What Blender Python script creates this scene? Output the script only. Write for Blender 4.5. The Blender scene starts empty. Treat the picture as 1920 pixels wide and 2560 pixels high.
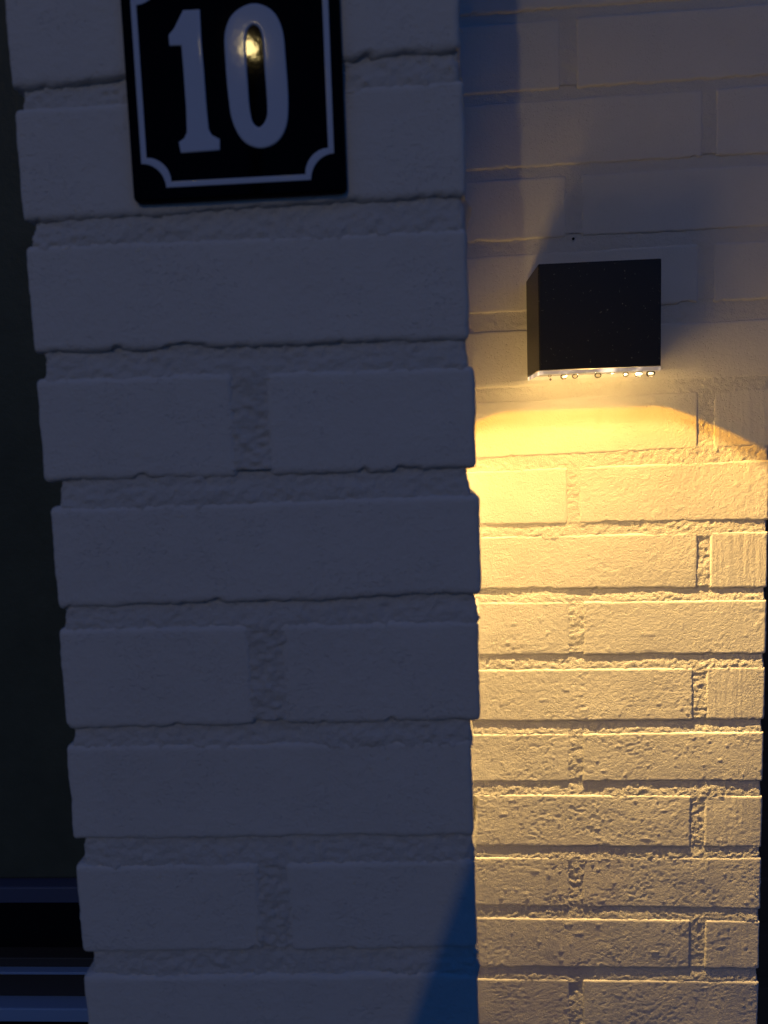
import bpy, bmesh, math, random
import numpy as np
from mathutils import Matrix, Vector

S = bpy.context.scene
COL = S.collection
ZC = 1.55                      # height of the camera above the paving
DP, DW = 0.36566, 0.69277      # distance of the pier face and of the recessed wall face

# ------------------------------------------------------------------ camera
cam_d = bpy.data.cameras.new('camera')
cam = bpy.data.objects.new('camera', cam_d)
COL.objects.link(cam)
R = Vector((0.998282582577767, 0.04733544443358626, -0.03451435965129072))
U = Vector((0.02938123316506558, 0.10514893911266544, 0.994022355755232))
F = Vector((-0.050681638288080505, 0.9933292788918264, -0.10357758076282882))
rot = Matrix((R, U, -F)).transposed().to_4x4()
cam.matrix_world = Matrix.Translation((0, 0, ZC)) @ rot
cam_d.sensor_fit = 'VERTICAL'
cam_d.sensor_height = 36
cam_d.sensor_width = 27
cam_d.lens = 36 * 1775 / 2560
cam_d.clip_start = 0.01
cam_d.clip_end = 500
cam_d.dof.use_dof = True
cam_d.dof.focus_distance = 0.70
cam_d.dof.aperture_fstop = 8.6
S.camera = cam

# ------------------------------------------------------------------ dusk sky
world = bpy.data.worlds.new('World')
S.world = world
world.use_nodes = True
nt = world.node_tree
bg = nt.nodes['Background']
sky = nt.nodes.new('ShaderNodeTexSky')
sky.sky_type = 'NISHITA'
sky.sun_disc = False
sky.sun_elevation = math.radians(1.0)
sky.sun_rotation = math.radians(0)
sky.air_density = 1.0
sky.dust_density = 0.1
sky.ozone_density = 6.0
nt.links.new(sky.outputs[0], bg.inputs[0])
SKY_STRENGTH = 0.15
bg.inputs[1].default_value = SKY_STRENGTH
S.view_settings.view_transform = 'Standard'
S.view_settings.look = 'None'
S.view_settings.exposure = 0.75
S.view_settings.gamma = 1.0
S.view_settings.use_curve_mapping = False
S.render.engine = 'CYCLES'
S.cycles.use_denoising = True
S.cycles.use_adaptive_sampling = False
S.cycles.use_guiding = True
S.cycles.use_surface_guiding = True
S.cycles.use_volume_guiding = False
S.cycles.guiding_training_samples = 64
S.cycles.max_bounces = 10
S.cycles.diffuse_bounces = 6
S.cycles.transparent_max_bounces = 12
S.cycles.sample_clamp_indirect = 12.0
S.cycles.blur_glossy = 1.0
S.cycles.caustics_reflective = False
S.cycles.caustics_refractive = False

LED_MAIN = 4.4
LED_FRINGE = 4.0
LED_FRONT = 23
STREET = 320


# ------------------------------------------------------------------ helpers
def thing(name, label, cat, loc=(0, 0, 0), group=None):
    o = bpy.data.objects.new(name, None)
    COL.objects.link(o)
    o.location = loc
    o.empty_display_size = 0.05
    o['label'] = label
    o['category'] = cat
    o['kind'] = 'thing'
    if group:
        o['group'] = group
    return o


def link(name, me, mat, parent=None, smooth=True):
    if mat and not me.materials:
        me.materials.append(mat)
    if smooth and len(me.polygons):
        me.polygons.foreach_set('use_smooth', np.ones(len(me.polygons), dtype=bool))
    o = bpy.data.objects.new(name, me)
    COL.objects.link(o)
    if parent:
        o.parent = parent
        o.matrix_parent_inverse = Matrix.Translation(-Vector(parent.location))
    return o


def np_mesh(name, co, quads):
    me = bpy.data.meshes.new(name)
    n = len(quads)
    me.vertices.add(len(co))
    me.vertices.foreach_set('co', np.ascontiguousarray(co, dtype=np.float32).ravel())
    me.loops.add(n * 4)
    me.loops.foreach_set('vertex_index', np.ascontiguousarray(quads, dtype=np.int32).ravel())
    me.polygons.add(n)
    me.polygons.foreach_set('loop_start', np.arange(n, dtype=np.int32) * 4)
    me.update(calc_edges=True)
    me.validate()
    return me


def bm_mesh(name, bm):
    bmesh.ops.recalc_face_normals(bm, faces=bm.faces)
    me = bpy.data.meshes.new(name)
    bm.to_mesh(me)
    bm.free()
    return me


def box_bm(bm, x0, x1, y0, y1, z0, z1, bev=0.0, seg=2):
    vs = [bm.verts.new(p) for p in [(x0, y0, z0), (x1, y0, z0), (x1, y1, z0), (x0, y1, z0),
                                    (x0, y0, z1), (x1, y0, z1), (x1, y1, z1), (x0, y1, z1)]]
    fs = [bm.faces.new([vs[i] for i in f]) for f in
          [(0, 3, 2, 1), (4, 5, 6, 7), (0, 1, 5, 4), (1, 2, 6, 5), (2, 3, 7, 6), (3, 0, 4, 7)]]
    if bev > 0:
        es = list({e for f in fs for e in f.edges})
        bmesh.ops.bevel(bm, geom=es, offset=bev, segments=seg, affect='EDGES', profile=0.5)


def box(name, x0, x1, y0, y1, z0, z1, mat, parent=None, bev=0.0, seg=2):
    bm = bmesh.new()
    box_bm(bm, x0, x1, y0, y1, z0, z1, bev, seg)
    return link(name, bm_mesh(name, bm), mat, parent, smooth=False)


# value noise on a hashed lattice
def _hash(i, j, seed):
    h = (i.astype(np.int64) * 374761393 + j.astype(np.int64) * 668265263 + seed * 974634721) & 0xFFFFFFFF
    h = ((h ^ (h >> 13)) * 1274126177) & 0xFFFFFFFF
    h = (h ^ (h >> 16)) & 0xFFFFFFFF
    return h.astype(np.float64) / 4294967295.0


def vn(x, y, seed=0):
    xi, yi = np.floor(x), np.floor(y)
    fx, fy = x - xi, y - yi
    fx = fx * fx * fx * (fx * (fx * 6 - 15) + 10)
    fy = fy * fy * fy * (fy * (fy * 6 - 15) + 10)
    a, b = _hash(xi, yi, seed), _hash(xi + 1, yi, seed)
    c, d = _hash(xi, yi + 1, seed), _hash(xi + 1, yi + 1, seed)
    return (a + (b - a) * fx) * (1 - fy) + (c + (d - c) * fx) * fy


def sstep(a, b, x):
    t = np.clip((x - a) / (b - a), 0, 1)
    return t * t * (3 - 2 * t)


MM = 0.001


def paint_relief(x, y, seed, pit=0.5, streak=0.0, stip=1.0):
    """height in mm of the rolled paint film over the brick face; x, y in mm"""
    h = (vn(x / 55, y / 40, seed) - .5) * 0.6 + (vn(x / 17, y / 14, seed + 1) - .5) * 0.16
    wx = x + (vn(x / 6, y / 6, seed + 11) - .5) * 3
    wy = y + (vn(x / 6, y / 6, seed + 12) - .5) * 3
    h += stip * ((vn(wx / 3.6, wy / 2.8, seed + 2) - .5) * 0.06 + (vn(x / 2.3, y / 2.0, seed + 3) - .5) * 0.07)
    dens = vn(x / 26, y / 19, seed + 4)
    p = vn(wx / 2.9, wy / 1.9, seed + 5)
    h -= pit * 0.17 * sstep(.60, .80, p) * (0.25 + 1.1 * dens)
    p = vn(wx / 1.8, wy / 1.3, seed + 6)
    h -= pit * 0.14 * sstep(.62, .85, p) * sstep(.3, .7, dens)
    g = vn(x / 5.5, y / 5.0, seed + 7)
    h += 0.25 * pit * sstep(.86, .95, g)
    if streak:
        h += streak * ((vn(x / 1.5, y / 26, seed + 8) - .5) * 0.22 + (vn(x / 3.1, y / 34, seed + 9) - .5) * 0.16)
    return h


def axis(S_, r, step):
    n = max(1, int(round((S_ - 2 * r) / step)))
    mid = np.linspace(r, S_ - r, n + 1)
    e = np.array([0, .3, .62]) * r
    return np.concatenate([e, mid, S_ - e[::-1]])


def brick_mesh(name, quad, y0, depth, step, r, seed, pit=.5, streak=0., stip=1., wob=.8, zstep=8.0, flank=0.):
    """a brick with rounded, slightly ragged arrises.  quad = (u,v) of TL, TR, BL, BR in mm; y0, depth in mm"""
    TL, TR, BL, BR = [np.array(q, float) for q in quad]
    W = (np.linalg.norm(TR - TL) + np.linalg.norm(BR - BL)) / 2
    H = (np.linalg.norm(TL - BL) + np.linalg.norm(TR - BR)) / 2
    ax, az = axis(W, r, step), axis(H, r, step)
    ay = axis(depth, r, max(zstep, step))
    nx, ny, nz = len(ax), len(ay), len(az)
    keys, quads = [], []

    def add(I, J, K, shape, flip):
        base = sum(len(k) for k in keys)
        k = (I * ny + J) * nz + K
        keys.append(k.ravel())
        idx = np.arange(k.size).reshape(shape) + base
        q = np.stack([idx[:-1, :-1], idx[1:, :-1], idx[1:, 1:], idx[:-1, 1:]], -1).reshape(-1, 4)
        quads.append(q[:, ::-1] if flip else q)
    I, K = np.meshgrid(np.arange(nx), np.arange(nz), indexing='ij')
    add(I, I * 0, K, I.shape, False)
    add(I, I * 0 + ny - 1, K, I.shape, True)
    I, J = np.meshgrid(np.arange(nx), np.arange(ny), indexing='ij')
    add(I, J, I * 0, I.shape, True)
    add(I, J, I * 0 + nz - 1, I.shape, False)
    J, K = np.meshgrid(np.arange(ny), np.arange(nz), indexing='ij')
    add(J * 0, J, K, J.shape, True)
    add(J * 0 + nx - 1, J, K, J.shape, False)
    keys = np.concatenate(keys)
    quads = np.concatenate(quads)
    uk, inv = np.unique(keys, return_inverse=True)
    quads = inv[quads]
    a = ax[uk // (ny * nz)]
    c = ay[(uk // nz) % ny]
    b = az[uk % nz]
    P = np.stack([a, c, b], 1)
    Q = np.stack([np.clip(a, r, W - r), np.clip(c, r, depth - r), np.clip(b, r, H - r)], 1)
    D = P - Q
    L = np.linalg.norm(D, axis=1)
    N = D / np.maximum(L, 1e-9)[:, None]
    P = Q + N * r
    x, y, z = P[:, 0], P[:, 1], P[:, 2]
    gx, gz = x + TL[0] + .9 * y, z + BL[1] - .8 * y
    h = paint_relief(gx, gz, seed, pit, streak, stip)
    P = P + N * h[:, None]
    # ragged arrises
    wb = np.exp(-np.minimum(z, 99) / 4.0)
    wt = np.exp(-np.minimum(H - z, 99) / 4.0)
    wl = np.exp(-np.minimum(x, 99) / 4.0)
    wr = np.exp(-np.minimum(W - x, 99) / 4.0)
    nb = (vn(gx / 14, gz * 0 + 3.3, seed + 20) - .5) * 1.6 + (vn(gx / 4.5, gz * 0 + 7.1, seed + 21) - .5) * .9
    nt_ = (vn(gx / 19, gz * 0 + 5.3, seed + 22) - .5) * 1.4 + (vn(gx / 5.5, gz * 0 + 9.1, seed + 23) - .5) * .5
    chip = sstep(.78, .95, vn(gx / 9, gz * 0 + 1.7, seed + 24)) * 2.2
    P[:, 2] += wob * (wb * (nb + chip) + wt * nt_)
    nl = (vn(gz / 13, gz * 0 + 2.3, seed + 25) - .5) * 1.3 + (vn(gz / 4, gz * 0 + 4.9, seed + 26) - .5) * .4
    nr = (vn(gz / 13, gz * 0 + 6.3, seed + 27) - .5) * 1.3 + (vn(gz / 4, gz * 0 + 8.9, seed + 28) - .5) * .4
    P[:, 0] += wob * .6 * (wl * nl + wr * nr)
    if flank:
        P[:, 0] += flank * (x > W / 2) * np.interp(y, [0, 34, 60], [0, 1, 0])
    s, t = P[:, 0:1] / W, P[:, 2:3] / H
    uv = (BL * (1 - s) + BR * s) * (1 - t) + (TL * (1 - s) + TR * s) * t
    co = np.stack([uv[:, 0] * MM, (y0 + P[:, 1]) * MM, uv[:, 1] * MM + ZC], 1)
    return np_mesh(name, co, quads)


def mortar_grid(path, vlo, vhi, step, seed, rec, base, amp=1.0, flare=None):
    """path: list of (x, y, nx, ny, s) along the joint in mm; vlo/vhi: functions of x; rec(t): recess; returns co, quads"""
    path = np.array(path)
    lo, hi = vlo(path[:, 0]), vhi(path[:, 0])
    n = max(3, int(round((hi - lo).mean() / step)))
    t = np.linspace(0, 1, n + 1)
    V = lo[:, None] + (hi - lo)[:, None] * t[None]
    Sx = np.repeat(path[:, 4][:, None], n + 1, 1)
    h = amp * mortar_relief(Sx, V, seed) - rec(np.repeat(t[None], len(path), 0), Sx)
    X = path[:, 0][:, None] + path[:, 2][:, None] * h
    Y = path[:, 1][:, None] + path[:, 3][:, None] * h
    if flare is not None:
        d = np.clip(Y - YP, 0, None)
        X = X + (path[:, 0] > -80)[:, None] * np.interp(d, [0, 34, 46], [0, 1, 0]) * flare(t)[None]
    co = np.stack([X * MM, Y * MM, V * MM + ZC], -1).reshape(-1, 3)
    idx = np.arange(len(path) * (n + 1)).reshape(len(path), n + 1) + base
    q = np.stack([idx[:-1, :-1], idx[1:, :-1], idx[1:, 1:], idx[:-1, 1:]], -1).reshape(-1, 4)
    return co, q


def mortar_relief(x, y, seed):
    wx = x + (vn(x / 5, y / 5, seed + 31) - .5) * 4
    wy = y + (vn(x / 5, y / 5, seed + 32) - .5) * 4
    h = (vn(x / 40, y / 20, seed + 33) - .5) * .8 + (vn(wx / 6.5, wy / 5, seed + 34) - .5) * .35
    h += (vn(x / 2.7, y / 2.4, seed + 35) - .5) * .55 + (vn(x / 1.6, y / 1.5, seed + 37) - .5) * .35
    h += .35 * sstep(.6, .9, vn(x / 3.3, y / 3.0, seed + 36)) - .35 * sstep(.65, .9, vn(x / 2.6, y / 2.3, seed + 38))
    return h


# ------------------------------------------------------------------ materials
def mat(name):
    m = bpy.data.materials.new(name)
    m.use_nodes = True
    return m, m.node_tree, m.node_tree.nodes['Principled BSDF']


def painted(name, col, rough, bump_d, scale, vary=.06, pits=.0):
    """painted masonry: sandy grain, plus small pits in the paint film that thin out in places"""
    m, t, b = mat(name)
    L = t.links.new

    def noise(sc, det, ro=.6):
        n = t.nodes.new('ShaderNodeTexNoise')
        n.inputs['Scale'].default_value = sc
        n.inputs['Detail'].default_value = det
        n.inputs['Roughness'].default_value = ro
        L(tc.outputs['Object'], n.inputs['Vector'])
        return n.outputs[0]

    def rng_(v, a0, a1, b0, b1):
        n = t.nodes.new('ShaderNodeMapRange')
        n.interpolation_type = 'SMOOTHSTEP'
        for k, q in zip(('From Min', 'From Max', 'To Min', 'To Max'), (a0, a1, b0, b1)):
            n.inputs[k].default_value = q
        L(v, n.inputs['Value'])
        return n.outputs[0]

    def math_(op, a_, b_):
        n = t.nodes.new('ShaderNodeMath')
        n.operation = op
        for i, q in enumerate((a_, b_)):
            if isinstance(q, (int, float)):
                n.inputs[i].default_value = q
            else:
                L(q, n.inputs[i])
        return n.outputs[0]
    tc = t.nodes.new('ShaderNodeTexCoord')
    fine = noise(scale, 4, .65)
    tone = noise(28, 6)
    mx = t.nodes.new('ShaderNodeMix')
    mx.data_type = 'RGBA'
    mx.inputs['A'].default_value = (*[c * (1 - vary) for c in col], 1)
    mx.inputs['B'].default_value = (*[min(.9, c * (1 + vary * .6)) for c in col], 1)
    L(tone, mx.inputs['Factor'])
    L(mx.outputs['Result'], b.inputs['Base Color'])
    b.inputs['Roughness'].default_value = rough
    b.inputs['Specular IOR Level'].default_value = .2
    h = math_('MULTIPLY', fine, bump_d)
    if pits:
        area = rng_(noise(42, 3), .40, .62, .15, 1.0)
        p1 = rng_(noise(560, 2, .5), .57, .70, 0, 1)
        p2 = rng_(noise(300, 3, .6), .60, .70, 0, .9)
        pp = math_('MULTIPLY', math_('ADD', p1, p2), area)
        h = math_('SUBTRACT', h, math_('MULTIPLY', pp, pits))
    bp = t.nodes.new('ShaderNodeBump')
    bp.inputs['Strength'].default_value = 1.0
    bp.inputs['Distance'].default_value = 1.0
    L(h, bp.inputs['Height'])
    L(bp.outputs[0], b.inputs['Normal'])
    return m


M_BRICK = painted('white_masonry_paint', (.78, .77, .74), .7, .00045, 620, pits=.00026)
M_MORTAR = painted('white_painted_mortar', (.76, .75, .72), .75, .0011, 750)
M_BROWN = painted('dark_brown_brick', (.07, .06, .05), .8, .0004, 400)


def plain(name, col, rough, metal=0., spec=.5, noise=None, bump=0.):
    m, t, b = mat(name)
    b.inputs['Base Color'].default_value = (*col, 1)
    b.inputs['Roughness'].default_value = rough
    b.inputs['Metallic'].default_value = metal
    b.inputs['Specular IOR Level'].default_value = spec
    if noise:
        tc = t.nodes.new('ShaderNodeTexCoord')
        n1 = t.nodes.new('ShaderNodeTexNoise')
        n1.inputs['Scale'].default_value = noise
        n1.inputs['Detail'].default_value = 6
        t.links.new(tc.outputs['Object'], n1.inputs['Vector'])
        mr = t.nodes.new('ShaderNodeMapRange')
        mr.inputs['To Min'].default_value = max(.02, rough - .12)
        mr.inputs['To Max'].default_value = min(1, rough + .12)
        t.links.new(n1.outputs[0], mr.inputs['Value'])
        t.links.new(mr.outputs[0], b.inputs['Roughness'])
        if bump:
            bp = t.nodes.new('ShaderNodeBump')
            bp.inputs['Distance'].default_value = bump
            t.links.new(n1.outputs[0], bp.inputs['Height'])
            t.links.new(bp.outputs[0], b.inputs['Normal'])
    return m


def enamel(name, col, rough):
    m, t, b = mat(name)
    b.inputs['Base Color'].default_value = (*col, 1)
    b.inputs['Roughness'].default_value = rough
    b.inputs['Specular IOR Level'].default_value = .035
    tc = t.nodes.new('ShaderNodeTexCoord')
    n1 = t.nodes.new('ShaderNodeTexNoise')
    n1.inputs['Scale'].default_value = 260
    n1.inputs['Detail'].default_value = 2
    bp = t.nodes.new('ShaderNodeBump')
    bp.inputs['Distance'].default_value = .000012
    t.links.new(tc.outputs['Object'], n1.inputs['Vector'])
    t.links.new(n1.outputs[0], bp.inputs['Height'])
    t.links.new(bp.outputs[0], b.inputs['Normal'])
    return m


def emissive(name, col, strength, base=(.8, .8, .8)):
    m, t, b = mat(name)
    b.inputs['Base Color'].default_value = (*base, 1)
    b.inputs['Emission Color'].default_value = (*col, 1)
    b.inputs['Emission Strength'].default_value = strength
    return m


# ------------------------------------------------------------------ ground
gm = plain('dark_paving', (.07, .068, .065), .8, noise=90, bump=.002)
bm = bmesh.new()
vs = [bm.verts.new(p) for p in [(-60, -60, 0), (60, -60, 0), (60, 60, 0), (-60, 60, 0)]]
bm.faces.new(vs)
g = link('ground', bm_mesh('ground', bm), gm, smooth=False)
g['kind'] = 'structure'

# ------------------------------------------------------------------ recessed wall
wall = thing('brick_wall', 'recessed white painted brick wall carrying the lit lamp, right of the pier', 'wall', (0.15, DW, 0))
WB = {-1: (447, 448.5), 0: (380, 382), 1: (311, 313), 2: (244.4, 245.5), 3: (180, 181.5), 4: (114, 116), 5: (43.7, 45.0), 6: (-23, -20.2),
      7: (-88.5, -91), 8: (-152, -157.5), 9: (-219.4, -222.8), 10: (-287.7, -289.8), 11: (-351.3, -353.5),
      12: (-420.2, -424), 13: (-486, -490), 14: (-554, -555.7)}
WT = {-1: (436, 438), 0: (371.5, 373.5), 1: (303, 305), 2: (235.5, 236.8), 3: (167, 169.5), 4: (97.5, 98.7), 5: (31.3, 35), 6: (-34.8, -33),
      7: (-99.1, -101.5), 8: (-164.9, -168.6), 9: (-233.4, -235.7), 10: (-300.2, -301.5), 11: (-364.2, -368.2),
      12: (-432.4, -433.8), 13: (-498.5, -502), 14: (-566.7, -569)}
for k in range(-2, -14, -1):
    WB[k] = (447 + 66.7 * (-1 - k), 448.5 + 66.7 * (-1 - k))
    WT[k] = (WB[k][0] - 11.5, WB[k][1] - 11.5)
for k in range(15, 30):
    WB[k] = (-554 - 66.7 * (k - 14), -555.7 - 66.7 * (k - 14))
    WT[k] = (WB[k][0] - 12, WB[k][1] - 12)
UL, UR = 60., 330.
CORNER = 333.8


def lin(pair, u):
    return pair[0] + (pair[1] - pair[0]) * (np.asarray(u, float) - UL) / (UR - UL)


PERP = {0: (139.6, 154.), 1: (267.6, 279), 2: (144, 157.6), 3: (265.2, 278.7), 4: (141.5, 154.5), 5: (266.4, 280.1), 6: (142.8, 154),
        7: (267.5, 278.8), 8: (144, 157.3), 9: (264.3, 276.7), 10: (143, 155.7), 11: (263.7, 276.3), 12: (142.1, 154.6),
        13: (264.2, 278.7), 14: (141, 154.7)}
rng = random.Random(7)
YW = DW * 1000
wall_rows = {}
low_meshes = {}
for row in range(-10, 29):
    # row lies between joint row-1 (above it) and joint row (below it); perpends listed for the row below joint k are keyed by k
    top, bot = WT[row - 1], WB[row]
    a, b = PERP.get(row - 1, ((141.5, 154.5) if (row - 1) % 2 == 0 else (265.5, 278.0)))
    left = a - 228
    segs = [(left, a), (b, CORNER)]
    if left > -80:
        segs.insert(0, (left - 12 - 228, left - 12))
    near = -1 <= row <= 16
    wall_rows[row] = segs
    for (u0, u1) in segs:
        vis = near and u1 > 40
        quad = ((u0, lin(top, u0)), (u1, lin(top, u1)), (u0, lin(bot, u0)), (u1, lin(bot, u1)))
        seed = rng.randrange(1000)
        short = (u1 - u0) < 70
        off = rng.uniform(-.35, .35)
        if vis:
            pit = .18 + .95 * min(1, max(0, (row - 4) / 6)) * rng.uniform(.7, 1.15)
            me = brick_mesh('brick', quad, YW + off, 70, 1.15, 2.2, seed, pit=pit * (.55 if short else 1),
                            streak=(.9 if short else .12) if row > 4 else .35, stip=1.0, wob=.75)
        else:
            me = brick_mesh('brick', quad, YW + off, 70, 14, 3, seed, pit=0, stip=0, wob=.4, zstep=40)
        link('brick', me, M_BRICK, wall)

co_all, q_all, base = [], [], 0


def wall_path(u0, u1, step, corner=False):
    xs = np.arange(u0, u1 - (4 if corner else 0), step)
    p = [(x, YW, 0, -1, x) for x in xs]
    if corner:
        r = 3.0
        for k in range(0, 7):
            an = k / 6 * math.pi / 2
            p.append((u1 - r + r * math.sin(an), YW + r - r * math.cos(an), math.sin(an), -math.cos(an), u1 - r + r * an))
        for d in (6, 10, 20, 40, 65):
            p.append((u1, YW + d, 1, 0, u1 + d))
    return p


for k in range(-11, 28):
    near = -1 <= k <= 15
    jr = np.random.default_rng(k + 100)
    top_rec = 1.0 + .9 * jr.random() if k > 7 else .8
    if k in (5, 6):
        top_rec = .5
    bot_rec = .55
    if k <= 4:
        top_rec, bot_rec = 1.5, .9

    def rec(t, s, a=top_rec, b=bot_rec, kk=k):
        m = sstep(.25, .85, t)
        return b + (a - b) * m + .5 * (vn(s / 33, t * 0 + kk * 3.1, 77) - .5)
    x0 = 30 if near else -90
    co, q = mortar_grid(wall_path(x0, CORNER - .8, 1.15 if near else 16, True),
                        lambda u, kk=k: lin(WT[kk], u) - 3.2, lambda u, kk=k: lin(WB[kk], u) + 3.2, 1.1 if near else 6, 5, rec, base, .8)
    co_all.append(co)
    q_all.append(q)
    base += len(co)
for row in range(-10, 28):
    near = -1 <= row <= 15
    segs = wall_rows[row]
    for s0, s1 in zip(segs[:-1], segs[1:]):
        g0, g1 = s0[1], s1[0]
        vis = near and g1 > 40
        top, bot = WT[row - 1], WB[row]
        xs = np.linspace(g0 - 3.2, g1 + 3.2, 17 if vis else 3)
        p = [(x, YW, 0, -1, x) for x in xs]
        co, q = mortar_grid(p, lambda u: lin(bot, u) + 3.2, lambda u: lin(top, u) - 3.2, 1.1 if vis else 12, 5,
                            lambda t, s: .75 + .3 * (vn(t * 6, s * 0 + row, 78) - .5), base, .8)
        co_all.append(co)
        q_all.append(q)
        base += len(co)
link('mortar', np_mesh('mortar', np.concatenate(co_all), np.concatenate(q_all)), M_MORTAR, wall)
box('wall_core', -.30, .3275, DW + .006, DW + .24, 0, 2.62, M_MORTAR, wall)
# two small dark holes in the mortar
for (u, v) in ((150.1, 178.6), (127.7, 50.0)):
    bm = bmesh.new()
    bmesh.ops.create_uvsphere(bm, u_segments=10, v_segments=6, radius=.0013)
    for vv in bm.verts:
        vv.co = Vector((vv.co.x, vv.co.y * .5, vv.co.z)) + Vector((u * MM, DW - .0002, v * MM + ZC))
    link('nail_hole', bm_mesh('nail_hole', bm), plain('nail_hole_dark', (.012, .01, .009), .8), wall)

# ------------------------------------------------------------------ set-back wall beyond the corner
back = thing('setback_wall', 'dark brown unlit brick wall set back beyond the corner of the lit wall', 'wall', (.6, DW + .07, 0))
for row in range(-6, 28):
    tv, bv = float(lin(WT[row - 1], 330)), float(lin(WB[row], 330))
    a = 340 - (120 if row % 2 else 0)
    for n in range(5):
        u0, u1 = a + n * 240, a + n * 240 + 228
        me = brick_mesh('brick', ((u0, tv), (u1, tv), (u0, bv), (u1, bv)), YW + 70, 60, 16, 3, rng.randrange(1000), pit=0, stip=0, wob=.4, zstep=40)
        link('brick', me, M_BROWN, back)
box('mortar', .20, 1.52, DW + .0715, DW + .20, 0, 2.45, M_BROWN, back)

# ------------------------------------------------------------------ pier
pier = thing('brick_pier', 'white painted brick pier in blue dusk light, bearing the house number', 'pillar', (-.085, DP + .16, 0))
YP = DP * 1000
PB = {1: (179.8, 185.5), 2: (115.4, 117.6), 3: (49.6, 47.9), 4: (-17.3, -17.3), 5: (-85.3, -82.8), 6: (-153, -151.4), 7: (-218.1, -216.3), 8: (-285.1, -282.2)}
PT = {1: (170.7, 172.3), 2: (104, 102.3), 3: (36.7, 35.1), 4: (-30.8, -30.4), 5: (-96.3, -96.6), 6: (-162.4, -162), 7: (-232.0, -229.6), 8: (-298.6, -295.8)}
for k in range(0, -14, -1):
    PB[k] = (180 + 67 * (1 - k), 183 + 67 * (1 - k))
    PT[k] = (PB[k][0] - 12, PB[k][1] - 12)
for k in range(9, 23):
    PB[k] = (-285 - 66.7 * (k - 8), -282.5 - 66.7 * (k - 8))
    PT[k] = (PB[k][0] - 13, PB[k][1] - 13)
PE = {1: (-198, 26), 2: (-198, 27.3), 3: (-198.3, 27.4), 4: (-198.6, 29.6), 5: (-196.8, 30.8), 6: (-197.6, 29.2), 7: (-199.3, 24.2), 8: (-199.1, 24.8), 9: (-199.6, 24.3)}
PP = {4: (-94.4, -77.5), 6: (-92.4, -76.6), 8: (-94.1, -80.2), 2: None, 1: (-93, -79)}


def plin(pair, u):
    return pair[0] + (pair[1] - pair[0]) * (np.asarray(u, float) + 198) / 225.


pier_rows = {}
rng = random.Random(11)
for row in range(-11, 23):
    top, bot = PT[row - 1], PB[row]
    l, r_ = PE.get(row, (-198 + rng.uniform(-1, 1), 27 + rng.uniform(-2, 2)))
    # odd rows are stretchers, even rows two headers
    header = row % 2 == 0 and row != 2
    if row in PP:
        header = PP[row] is not None
    elif row < 1:
        header = row % 2 == 1
    perp = PP.get(row) or (-92.5, -77.5)
    near = 0 <= row <= 10
    segs = [(l, perp[0]), (perp[1], r_)] if header else [(l, r_)]
    pier_rows[row] = (segs, l, r_)
    fd = 228 if header else 108
    for (u0, u1) in segs:
        quad = ((u0, plin(top, u0)), (u1, plin(top, u1)), (u0, plin(bot, u0)), (u1, plin(bot, u1)))
        seed = rng.randrange(1000)
        off = rng.uniform(-.4, .4)
        if near:
            me = brick_mesh('brick', quad, YP + off, fd, 1.35, 3.2, seed, pit=.55, streak=.12, stip=2.2, wob=1.15, zstep=6, flank=(2.0 if row < 3 and u1 > 0 else 0))
        else:
            me = brick_mesh('brick', quad, YP + off, fd, 14, 3, seed, pit=0, stip=0, wob=.4, zstep=40)
        link('brick', me, M_BRICK, pier)
    # the bricks behind, seen along the pier's flanks
    y1 = YP + fd + 12
    dep = YW - y1 - 1
    quad = ((l, plin(top, l)), (r_, plin(top, r_)), (l, plin(bot, l)), (r_, plin(bot, r_)))
    link('brick', brick_mesh('brick', quad, y1, dep, 5 if near else 16, 2.6, rng.randrange(1000), pit=.2, stip=.6, wob=.8, zstep=6 if near else 40), M_BRICK, pier)

co_all, q_all, base = [], [], 0


def pier_path(l, r_, step, rad):
    p = []
    for d in (300, 200, 120, 60, 30, 15):
        p.append((l, YP + d, -1, 0, l - d))
    for k in range(0, 7):
        an = math.pi / 2 * (1 - k / 6)
        p.append((l + rad - rad * math.sin(an), YP + rad - rad * math.cos(an), -math.sin(an), -math.cos(an), l + rad - rad * an))
    for x in np.arange(l + rad + step, r_ - rad - step * .5, step):
        p.append((x, YP, 0, -1, x))
    for k in range(0, 9):
        an = math.pi / 2 * k / 8
        p.append((r_ - rad + rad * math.sin(an), YP + rad - rad * math.cos(an), math.sin(an), -math.cos(an), r_ - rad + rad * an))
    for d in (12, 18, 25, 34, 46, 60, 120, 200, 300):
        p.append((r_, YP + d, 1, 0, r_ + d))
    return p


MR = {1: (-195, 26.4), 2: (-195, 27.2), 3: (-195, 27.6), 4: (-193, 27.6), 5: (-195, 30.2), 6: (-196, 26.2), 7: (-195.5, 25.6), 8: (-196, 26.2)}
for k in range(-11, 22):
    near = 0 <= k <= 9
    l, r_ = MR.get(k, (-195, 26))

    def rec(t, s, kk=k):
        m = sstep(.2, .9, t)
        return 1.0 + 1.6 * m + .7 * (vn(s / 40, t * 0 + kk * 2.3, 79) - .5)
    rad = 4.0
    fl = {1: lambda t: 5.5 * (.55 + .45 * t), 2: lambda t: 8.5 * (.15 + .85 * t), 7: lambda t: 6.0 * (.5 + .5 * t), 5: lambda t: 2.2 * (1 - t), 8: lambda t: 3.0 * t, 6: lambda t: 2.0 * t}.get(k)
    co, q = mortar_grid(pier_path(l, r_, 1.35 if near else 18, rad), lambda u, kk=k: plin(PT[kk], u) - 3.4, lambda u, kk=k: plin(PB[kk], u) + 3.4,
                        1.2 if near else 6, 41, rec, base, 1.7, fl)
    co_all.append(co)
    q_all.append(q)
    base += len(co)
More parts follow.
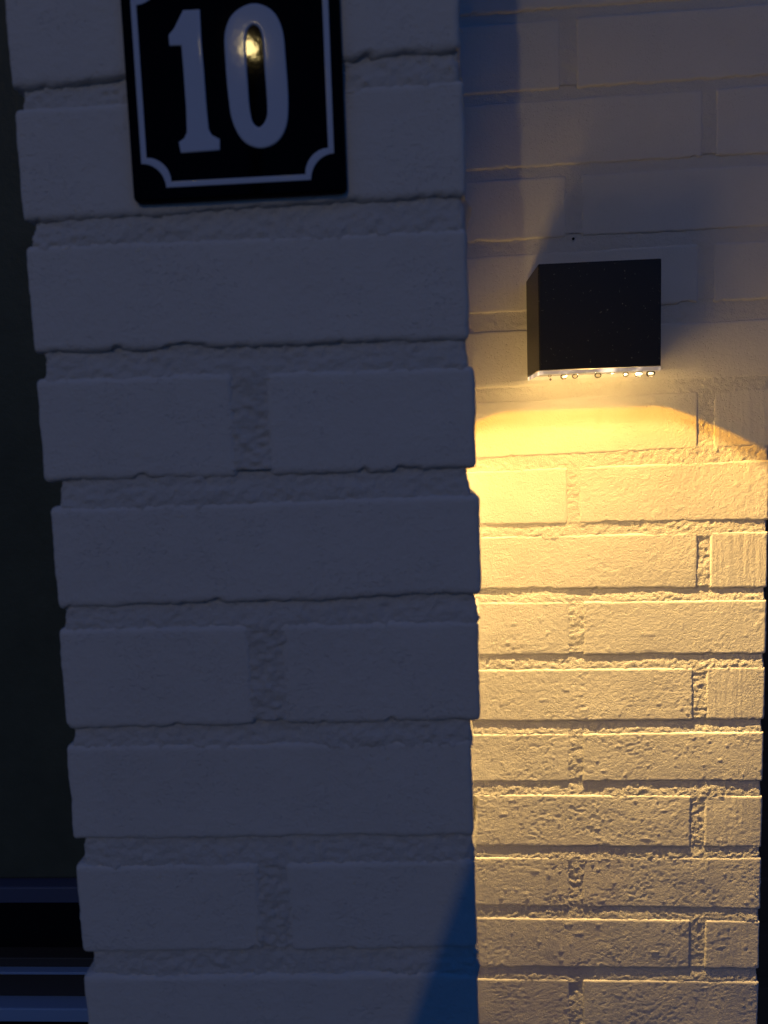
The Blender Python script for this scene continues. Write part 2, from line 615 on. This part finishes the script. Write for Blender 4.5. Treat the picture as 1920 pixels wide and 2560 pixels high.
for row in range(-10, 22):
    segs, l, r_ = pier_rows[row]
    if len(segs) < 2:
        continue
    near = 0 <= row <= 9
    top, bot = PT[row - 1], PB[row]
    xs = np.linspace(segs[0][1] - 3.4, segs[1][0] + 3.4, 18 if near else 3)
    co, q = mortar_grid([(x, YP, 0, -1, x) for x in xs], lambda u: plin(bot, u) + 3.4, lambda u: plin(top, u) - 3.4, 1.2 if near else 12, 41,
                        lambda t, s: .6 + .5 * (vn(t * 5, s * 0 + row, 80) - .5), base, 2.2)
    co_all.append(co)
    q_all.append(q)
    base += len(co)
link('mortar', np_mesh('mortar', np.concatenate(co_all), np.concatenate(q_all)), M_MORTAR, pier)
box('pier_core', -.190, .0195, DP + .008, DW - .003, 0, 2.45, M_MORTAR, pier)

# ------------------------------------------------------------------ dark door to the left of the pier
door = thing('glazed_door', 'dark out-of-focus door with horizontal bars, left behind the pier', 'door', (-.70, .66, 0))
YD = .62
M_LEAF = painted('dark_green_leaf', (.10, .115, .085), .42, .0006, 160, vary=.35)
M_GLASS = plain('black_pane', (.004, .004, .005), .06, noise=30)
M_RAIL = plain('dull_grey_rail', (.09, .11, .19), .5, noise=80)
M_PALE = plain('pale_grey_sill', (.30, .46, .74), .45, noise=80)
M_DARK = plain('charcoal_frame', (.05, .045, .042), .55, noise=80)


def zz(v):
    return v * MM + ZC


box('upper_panel', -1.15, -.205, YD, YD + .03, zz(-406), zz(1100), M_LEAF, door, .002)
box('rail', -1.15, -.205, YD - .012, YD + .03, zz(-423), zz(-407), M_RAIL, door, .0015)
box('lower_pane', -1.15, -.205, YD + .01, YD + .03, zz(-484), zz(-424), M_GLASS, door)
box('bottom_rail', -1.15, -.205, YD - .004, YD + .03, zz(-494), zz(-484.5), M_DARK, door, .001)
box('weather_strip', -1.15, -.205, YD - .010, YD + .03, zz(-497), zz(-494.4), M_PALE, door, .0006)
box('kick_plate', -1.15, -.205, YD - .002, YD + .03, zz(-526), zz(-497.4), M_DARK, door, .001)
box('sill', -1.15, -.205, YD - .016, YD + .03, zz(-541), zz(-527), M_PALE, door, .0015)
box('base_panel', -1.15, -.205, YD, YD + .03, 0.0, zz(-541.5), M_GLASS, door, .001)

# ------------------------------------------------------------------ wall lamp
LU0, LU1, LZ0, LZ1 = .1055, .2080, zz(53.0), zz(141.5)
LY0, LY1 = .623, DW - .0025
lamp = thing('wall_lamp', 'small black cube wall lamp shining down on the recessed brick wall', 'lamp', (.157, DW, LZ0))
M_LAMP = plain('black_powder_coat', (.005, .005, .005), .42, noise=1500, bump=.00006)
_t = M_LAMP.node_tree
_tc = _t.nodes.new('ShaderNodeTexCoord')
_n = _t.nodes.new('ShaderNodeTexNoise')
_n.inputs['Scale'].default_value = 420
_n.inputs['Detail'].default_value = 1
_r = _t.nodes.new('ShaderNodeValToRGB')
_r.color_ramp.elements[0].position = .73
_r.color_ramp.elements[0].color = (.005, .005, .005, 1)
_r.color_ramp.elements[1].position = .80
_r.color_ramp.elements[1].color = (.16, .15, .13, 1)
_t.links.new(_tc.outputs['Object'], _n.inputs['Vector'])
_t.links.new(_n.outputs[0], _r.inputs[0])
_t.links.new(_r.outputs[0], _t.nodes['Principled BSDF'].inputs['Base Color'])
bm = bmesh.new()
bx = [(LU0, LY0), (LU1, LY0), (LU1, LY1), (LU0, LY1)]
cx = .15675
RC = .016
cvx = [(cx - .050, .630), (cx + .050, .630)]
cvx += [(cx + .050 - RC + RC * math.cos(q), DW - .023 - RC + RC * math.sin(q)) for q in np.linspace(0, math.pi / 2, 6)]
cvx += [(cx - .050 + RC - RC * math.sin(q), DW - .023 - RC + RC * math.cos(q)) for q in np.linspace(0, math.pi / 2, 6)]
zt = LZ0 + .055
ob = [bm.verts.new((x, y, LZ0)) for x, y in bx]
ot = [bm.verts.new((x, y, LZ1)) for x, y in bx]
ib = [bm.verts.new((x, y, LZ0)) for x, y in cvx]
it = [bm.verts.new((x, y, zt)) for x, y in cvx]
outer = []
cav = []
for i in range(4):
    j = (i + 1) % 4
    outer.append(bm.faces.new((ob[i], ob[j], ot[j], ot[i])))
for i in range(len(ib)):
    j = (i + 1) % len(ib)
    cav.append(bm.faces.new((ib[j], ib[i], it[i], it[j])))
rim_edges = [bm.edges.get((ob[i], ob[(i + 1) % 4])) for i in range(4)] + [bm.edges.get((ib[i], ib[(i + 1) % len(ib)])) for i in range(len(ib))]
bmesh.ops.triangle_fill(bm, use_beauty=True, use_dissolve=False, edges=rim_edges)
outer.append(bm.faces.new(ot))
cav.append(bm.faces.new(it[::-1]))
for f_ in cav:
    f_.material_index = 1
ee = list({e for e in bm.edges if all(v in ot or v in ob for v in e.verts) and not all(v in ob for v in e.verts)})
bmesh.ops.bevel(bm, geom=ee, offset=.0012, segments=3, affect='EDGES', profile=.5)
me_ = bm_mesh('housing', bm)
me_.materials.append(M_LAMP)
me_.materials.append(plain('matt_black_cavity', (.003, .003, .003), .95, spec=.0))
link('housing', me_, None, lamp, smooth=False)
box('back_plate', LU0 + .004, LU1 - .004, LY1 + .0003, DW + .0012, LZ0 + .004, LZ1 - .004, M_LAMP, lamp)

# clear acrylic cover under the housing: lets the light through, its rim glows
M_ACR, t_, b_ = mat('clear_acrylic')
tr = t_.nodes.new('ShaderNodeBsdfTransparent')
gl = t_.nodes.new('ShaderNodeBsdfGlossy')
gl.inputs['Roughness'].default_value = .08
mxs = t_.nodes.new('ShaderNodeMixShader')
mxs.inputs[0].default_value = .05
t_.links.new(tr.outputs[0], mxs.inputs[1])
t_.links.new(gl.outputs[0], mxs.inputs[2])
em = t_.nodes.new('ShaderNodeEmission')
em.inputs['Color'].default_value = (1.0, .68, .33, 1)
em.inputs['Strength'].default_value = .10
ad = t_.nodes.new('ShaderNodeAddShader')
t_.links.new(mxs.outputs[0], ad.inputs[0])
t_.links.new(em.outputs[0], ad.inputs[1])
t_.links.new(ad.outputs[0], t_.nodes['Material Output'].inputs['Surface'])
box('acrylic_cover', LU0 + .001, LU1 - .001, LY0 + .001, LY1 - .002, LZ0 - .0036, LZ0 - .0004, M_ACR, lamp, .0006)
M_RIM, t_, b_ = mat('edge_lit_acrylic')
tc = t_.nodes.new('ShaderNodeTexCoord')
nz = t_.nodes.new('ShaderNodeTexNoise')
nz.inputs['Scale'].default_value = 70
nz.inputs['Detail'].default_value = 3
cr = t_.nodes.new('ShaderNodeValToRGB')
cr.color_ramp.elements[0].position = .45
cr.color_ramp.elements[0].color = (.10, .085, .095, 1)
cr.color_ramp.elements[1].position = .68
cr.color_ramp.elements[1].color = (1.0, .82, .62, 1)
t_.links.new(tc.outputs['Object'], nz.inputs['Vector'])
t_.links.new(nz.outputs[0], cr.inputs[0])
t_.links.new(cr.outputs[0], b_.inputs['Emission Color'])
b_.inputs['Emission Strength'].default_value = .7
b_.inputs['Base Color'].default_value = (.5, .5, .5, 1)
b_.inputs['Roughness'].default_value = .15
box('cover_rim', LU0 + .0004, LU1 - .0004, LY0 + .0004, LY0 + .0009, LZ0 - .0037, LZ0 - .0005, M_RIM, lamp)
box('cover_rim', LU0 + .0004, LU0 + .0009, LY0 + .0012, LY1 - .002, LZ0 - .0037, LZ0 - .0005, M_RIM, lamp)

# rain drops hanging under the cover
M_DROP, t_, b_ = mat('water_drop')
tr = t_.nodes.new('ShaderNodeBsdfTransparent')
tr.inputs[0].default_value = (.95, .92, .85, 1)
gl = t_.nodes.new('ShaderNodeBsdfGlossy')
gl.inputs['Roughness'].default_value = .05
lw = t_.nodes.new('ShaderNodeLayerWeight')
lw.inputs['Blend'].default_value = .35
mxs = t_.nodes.new('ShaderNodeMixShader')
t_.links.new(lw.outputs['Fresnel'], mxs.inputs[0])
t_.links.new(tr.outputs[0], mxs.inputs[1])
t_.links.new(gl.outputs[0], mxs.inputs[2])
t_.links.new(mxs.outputs[0], t_.nodes['Material Output'].inputs['Surface'])
M_GLINT = emissive('painted_drop_glint', (1.0, .8, .5), 1.7)  # self-glowing core painted into a drop in place of the lamp's sparkle
for (fx, rr, lit) in ((.115, .0016, 0), (.127, .0030, 1), (.1365, .0026, 0), (.156, .0030, 0), (.1685, .0018, 1), (.1795, .0026, 1), (.1905, .0034, 2), (.2005, .0038, 1)):
    bm = bmesh.new()
    bmesh.ops.create_uvsphere(bm, u_segments=18, v_segments=12, radius=rr)
    cz = LZ0 - .0046 - (.0012 if rr > .0025 else 0)
    for vv in bm.verts:
        vv.co = Vector((vv.co.x + fx, vv.co.y + LY0 + .0038, min(vv.co.z * .85 + cz, LZ0 - .0040)))
    d_ = link('water_drop', bm_mesh('water_drop', bm), M_DROP, lamp)
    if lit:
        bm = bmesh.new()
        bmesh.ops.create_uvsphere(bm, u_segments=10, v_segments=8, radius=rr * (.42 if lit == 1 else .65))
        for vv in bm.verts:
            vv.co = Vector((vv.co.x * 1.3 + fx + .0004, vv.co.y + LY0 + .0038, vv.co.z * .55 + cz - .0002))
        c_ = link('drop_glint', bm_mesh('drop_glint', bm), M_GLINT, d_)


def point(name, loc, power, col, rad, parent):
    l = bpy.data.lights.new(name, 'POINT')
    l.energy = power
    l.color = col
    l.shadow_soft_size = rad
    o = bpy.data.objects.new(name, l)
    COL.objects.link(o)
    o.location = Vector(loc) - Vector(parent.location)
    o.parent = parent
    return o


def spot(name, loc, power, col, rad, ang, blend, parent, tilt=0):
    l = bpy.data.lights.new(name, 'SPOT')
    l.energy = power
    l.color = col
    l.shadow_soft_size = rad
    l.spot_size = math.radians(ang)
    l.spot_blend = blend
    o = bpy.data.objects.new(name, l)
    COL.objects.link(o)
    o.location = Vector(loc) - Vector(parent.location)
    o.rotation_euler = (0, math.radians(tilt), 0)
    o.parent = parent
    return o


LEDC = (1.0, .61, .19)


def ies_text(name, dist, prof):
    """photometric profile of a lensed wall-washer: even along the wall, prof(z) down it; dist = mm from source to wall"""
    vs_, hs_ = np.arange(0, 90.1, 1.5), np.arange(0, 360.1, 5)
    rows = []
    for h in np.radians(hs_):
        st, ct = np.sin(np.radians(vs_)), np.cos(np.radians(vs_))
        vx, vy = st * np.sin(h), np.abs(st * np.cos(h))
        t = dist / np.maximum(vy, dist / 900.)
        x, z = vx * t, ct * t
        z = np.maximum(z, 1.0)
        k = 1 / np.maximum(1, np.abs(x) / 210.) ** 4
        rows.append(prof(z) * k * np.minimum(t, 900.) ** 3 / dist * 1e-4)
    tx = bpy.data.texts.new(name)
    f = lambda a: ' '.join('%.4g' % q for q in a)
    tx.write('IESNA:LM-63-2002\nTILT=NONE\n1 -1 1 %d %d 1 2 0 0 0\n1 1 1\n%s\n%s\n%s\n' % (
        len(vs_), len(hs_), f(vs_), f(hs_), '\n'.join(f(r) for r in rows)))
    return tx


def ies_light(name, loc, power, col, rad, parent, tx):
    o = point(name, loc, power, col, rad, parent)
    l = o.data
    l.use_nodes = True
    n = l.node_tree
    em = n.nodes['Emission']
    ie = n.nodes.new('ShaderNodeTexIES')
    ie.mode = 'INTERNAL'
    ie.ies = tx
    n.links.new(ie.outputs['Fac'], em.inputs['Strength'])
    return o


LP = (cx, DW - .040, LZ0 + .034)
main_ies = ies_text('wall_washer', 40., lambda z: np.interp(z, [40, 80, 120, 170, 230, 284, 390, 509, 640, 900], [.46, .58, .68, .68, .62, .54, .41, .22, .075, .03]))
fringe_ies = ies_text('lens_fringe', 44.6, lambda z: np.interp(z, [40, 76, 110, 170, 260], [1.05, 1., .45, .16, 0]))
ies_light('led_light', LP, LED_MAIN, LEDC, .0022, lamp, main_ies)
# lobes thrown outwards and forwards: these strike the pier's flank, which lights the wall beside the lamp
for sx in (-1, 1):
    o_ = spot('led_beam', (cx, DW - .045, LZ0 + .006), LED_FRONT, LEDC, .0022, 62, .8, lamp)
    o_.rotation_euler = Vector((sx * .13, -.175, -.085)).to_track_quat('-Z', 'Y').to_euler()
# the lens edge spreads a saturated amber fringe just above the main cut-off
ies_light('led_fringe', (cx, DW - .0446, LZ0 + .030), LED_FRINGE, (1.0, .41, .0), .0011, lamp, fringe_ies)

# ------------------------------------------------------------------ house number plate
plate = thing('house_number_plate', 'black enamel house number plate with white numerals 10 on the pier', 'sign', (-.085, DP, zz(167)))
M_EN = enamel('black_enamel', (.003, .003, .004), .035)
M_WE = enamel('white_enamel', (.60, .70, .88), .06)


def prism(name, outer, inner, y_front, thick, bev, material, parent):
    """flat shape with a bevelled rim; outlines in mm (u, v); rim runs outward by bev"""
    bm = bmesh.new()

    def ring(pts, off, y, sgn):
        n = len(pts)
        out = []
        for i in range(n):
            p0, p1, p2 = Vector(pts[i - 1]), Vector(pts[i]), Vector(pts[(i + 1) % n])
            d = (p2 - p0).normalized()
            nn = Vector((d.y, -d.x)) * sgn
            q = p1 + nn * off
            out.append(bm.verts.new((q.x * MM, y, zz(q.y))))
        return out

    def area(pts):
        return sum(pts[i - 1][0] * pts[i][1] - pts[i][0] * pts[i - 1][1] for i in range(len(pts))) / 2
    loops = []
    for pts, hole in ((outer, False), (inner, True)):
        if not pts:
            continue
        sgn = 1 if area(pts) > 0 else -1
        if hole:
            sgn = -sgn
        rs = [ring(pts, -.6, y_front, sgn), ring(pts, -.3, y_front + .000006, sgn), ring(pts, 0, y_front + .00003, sgn), ring(pts, bev * .6, y_front + thick * .2, sgn), ring(pts, bev, y_front + thick * .55, sgn), ring(pts, bev * 1.02, y_front + thick, sgn)]
        n = len(pts)
        for a, b in zip(rs[:-1], rs[1:]):
            for i in range(n):
                f = bm.faces.new((a[i], a[(i + 1) % n], b[(i + 1) % n], b[i]))
                f.smooth = True
        loops.append(rs[0])
    es = []
    for lp in loops:
        for i in range(len(lp)):
            e = bm.edges.get((lp[i], lp[(i + 1) % len(lp)]))
            es.append(e)
    bmesh.ops.triangle_fill(bm, use_beauty=True, use_dissolve=False, edges=es)
    o = link(name, bm_mesh(name, bm), material, parent, smooth=False)
    return o


def spline(pts, n=6):
    out = []
    P = [np.array(p, float) for p in pts]
    m = len(P)
    for i in range(m):
        p0, p1, p2, p3 = P[i - 1], P[i], P[(i + 1) % m], P[(i + 2) % m]
        for k in range(n):
            t = k / n
            out.append(tuple(.5 * (2 * p1 + (p2 - p0) * t + (2 * p0 - 5 * p1 + 4 * p2 - p3) * t * t + (3 * p1 - p0 - 3 * p2 + p3) * t ** 3)))
    return out


def rrect(x0, x1, y0, y1, r, n=5):
    pts = []
    for (cxx, cyy, a0) in ((x1 - r, y1 - r, 0), (x0 + r, y1 - r, 90), (x0 + r, y0 + r, 180), (x1 - r, y0 + r, 270)):
        for k in range(n + 1):
            a = math.radians(a0 + 90 * k / n)
            pts.append((cxx + r * math.cos(a), cyy + r * math.sin(a)))
    return pts


YF = DP - .0040
PX0, PX1, PY0, PY1 = -137.6, -31.6, 121.6, 232.5
prism('enamel_panel', rrect(PX0, PX1, PY0, PY1, 2.2), None, YF, .0035, .5, M_EN, plate)


def notched(x0, x1, y0, y1, r, n=8):
    pts = []
    for (cxx, cyy, a0) in ((x1, y1, 270), (x0, y1, 0), (x0, y0, 90), (x1, y0, 180)):
        for k in range(n + 1):
            a = math.radians(a0 - 90 * k / n)
            pts.append((cxx + r * math.cos(a), cyy + r * math.sin(a)))
    return pts


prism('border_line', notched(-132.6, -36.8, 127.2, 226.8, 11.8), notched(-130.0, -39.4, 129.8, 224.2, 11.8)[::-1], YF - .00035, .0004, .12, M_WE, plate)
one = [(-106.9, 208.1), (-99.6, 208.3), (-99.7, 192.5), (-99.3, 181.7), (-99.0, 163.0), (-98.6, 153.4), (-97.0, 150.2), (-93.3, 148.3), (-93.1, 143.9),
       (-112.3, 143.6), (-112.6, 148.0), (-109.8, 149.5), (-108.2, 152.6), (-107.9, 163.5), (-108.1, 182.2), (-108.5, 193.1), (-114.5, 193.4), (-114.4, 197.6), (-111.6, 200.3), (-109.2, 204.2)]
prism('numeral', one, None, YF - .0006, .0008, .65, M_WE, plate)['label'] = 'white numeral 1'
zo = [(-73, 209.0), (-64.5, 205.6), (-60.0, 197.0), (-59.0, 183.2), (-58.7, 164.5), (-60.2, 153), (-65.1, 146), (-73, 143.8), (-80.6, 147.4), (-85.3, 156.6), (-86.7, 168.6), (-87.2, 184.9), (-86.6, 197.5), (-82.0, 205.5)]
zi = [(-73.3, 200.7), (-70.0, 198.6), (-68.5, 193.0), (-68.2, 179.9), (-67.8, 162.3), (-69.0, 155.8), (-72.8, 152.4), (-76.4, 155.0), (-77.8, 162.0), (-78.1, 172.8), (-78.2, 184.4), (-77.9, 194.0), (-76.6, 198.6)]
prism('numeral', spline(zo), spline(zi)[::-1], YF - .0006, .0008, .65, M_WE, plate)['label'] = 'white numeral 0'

# ------------------------------------------------------------------ street lamp behind the viewer, mirrored in the plate
G = Vector((-.0763, DP, zz(191.4)))
SP = G + Vector((-.182, -.872, .456)) * 4.2
post = thing('street_lamp', 'warm globe lamp on a black post, mirrored as the yellow glint in the plate', 'street lamp', (SP.x, SP.y, 0))
M_POST = plain('black_iron', (.02, .02, .02), .5)
M_GLOBE = emissive('lit_globe', (1.0, .75, .30), STREET)


def lathe(name, prof, cxx, cyy, material, parent, n=20):
    bm = bmesh.new()
    rings = [[bm.verts.new((cxx + r * math.cos(2 * math.pi * k / n), cyy + r * math.sin(2 * math.pi * k / n), z)) for k in range(n)] for r, z in prof]
    for a, b in zip(rings[:-1], rings[1:]):
        for k in range(n):
            bm.faces.new((a[k], a[(k + 1) % n], b[(k + 1) % n], b[k]))
    bm.faces.new(rings[0][::-1])
    bm.faces.new(rings[-1])
    return link(name, bm_mesh(name, bm), material, parent)


zg = SP.z
lathe('post', [(.09, 0), (.09, .08), (.05, .14), (.035, .3), (.028, zg - .12), (.04, zg - .10), (.04, zg - .06), (.025, zg - .045)], SP.x, SP.y, M_POST, post)
gp = [(max(.004, .04 * math.cos(a)), zg + .04 * math.sin(a)) for a in np.linspace(-math.pi / 2, math.pi / 2, 13)]
lathe('globe', gp, SP.x, SP.y, M_GLOBE, post)

# ------------------------------------------------------------------ unseen slab on a pole, added to shade the foot of the pier
ph = thing('added_blocker', 'dark slab on a slim pole, added out of view to cast the slanted shadow on the pier', 'light blocker', (-.05, -.035, 0))
M_BLOCK = plain('dark_blocker', (.02, .02, .022), .5)
bm = bmesh.new()
box_bm(bm, -.040, .040, -.005, .005, -.085, .085, .004, 2)
an = math.radians(19.8)
# left edge of the slab follows the traced shadow edge
e1 = Vector((-.073, .025))
dirv = Vector((math.sin(an), math.cos(an)))
perp = Vector((dirv.y, -dirv.x))
cen = e1 + perp * .040 + dirv * (.038 - .085)
for vv in bm.verts:
    x, y, z = vv.co
    vv.co = Vector((cen.x + x * perp.x + z * dirv.x, -.035 + y, ZC + cen.y + x * perp.y + z * dirv.y))
link('blocker_slab', bm_mesh('blocker_slab', bm), M_BLOCK, ph, smooth=False)
bx_ = cen - dirv * .08
lathe('blocker_pole', [(.07, 0), (.07, .012), (.012, .03), (.009, .06), (.009, ZC + bx_.y)], bx_.x, -.035, M_BLOCK, ph)
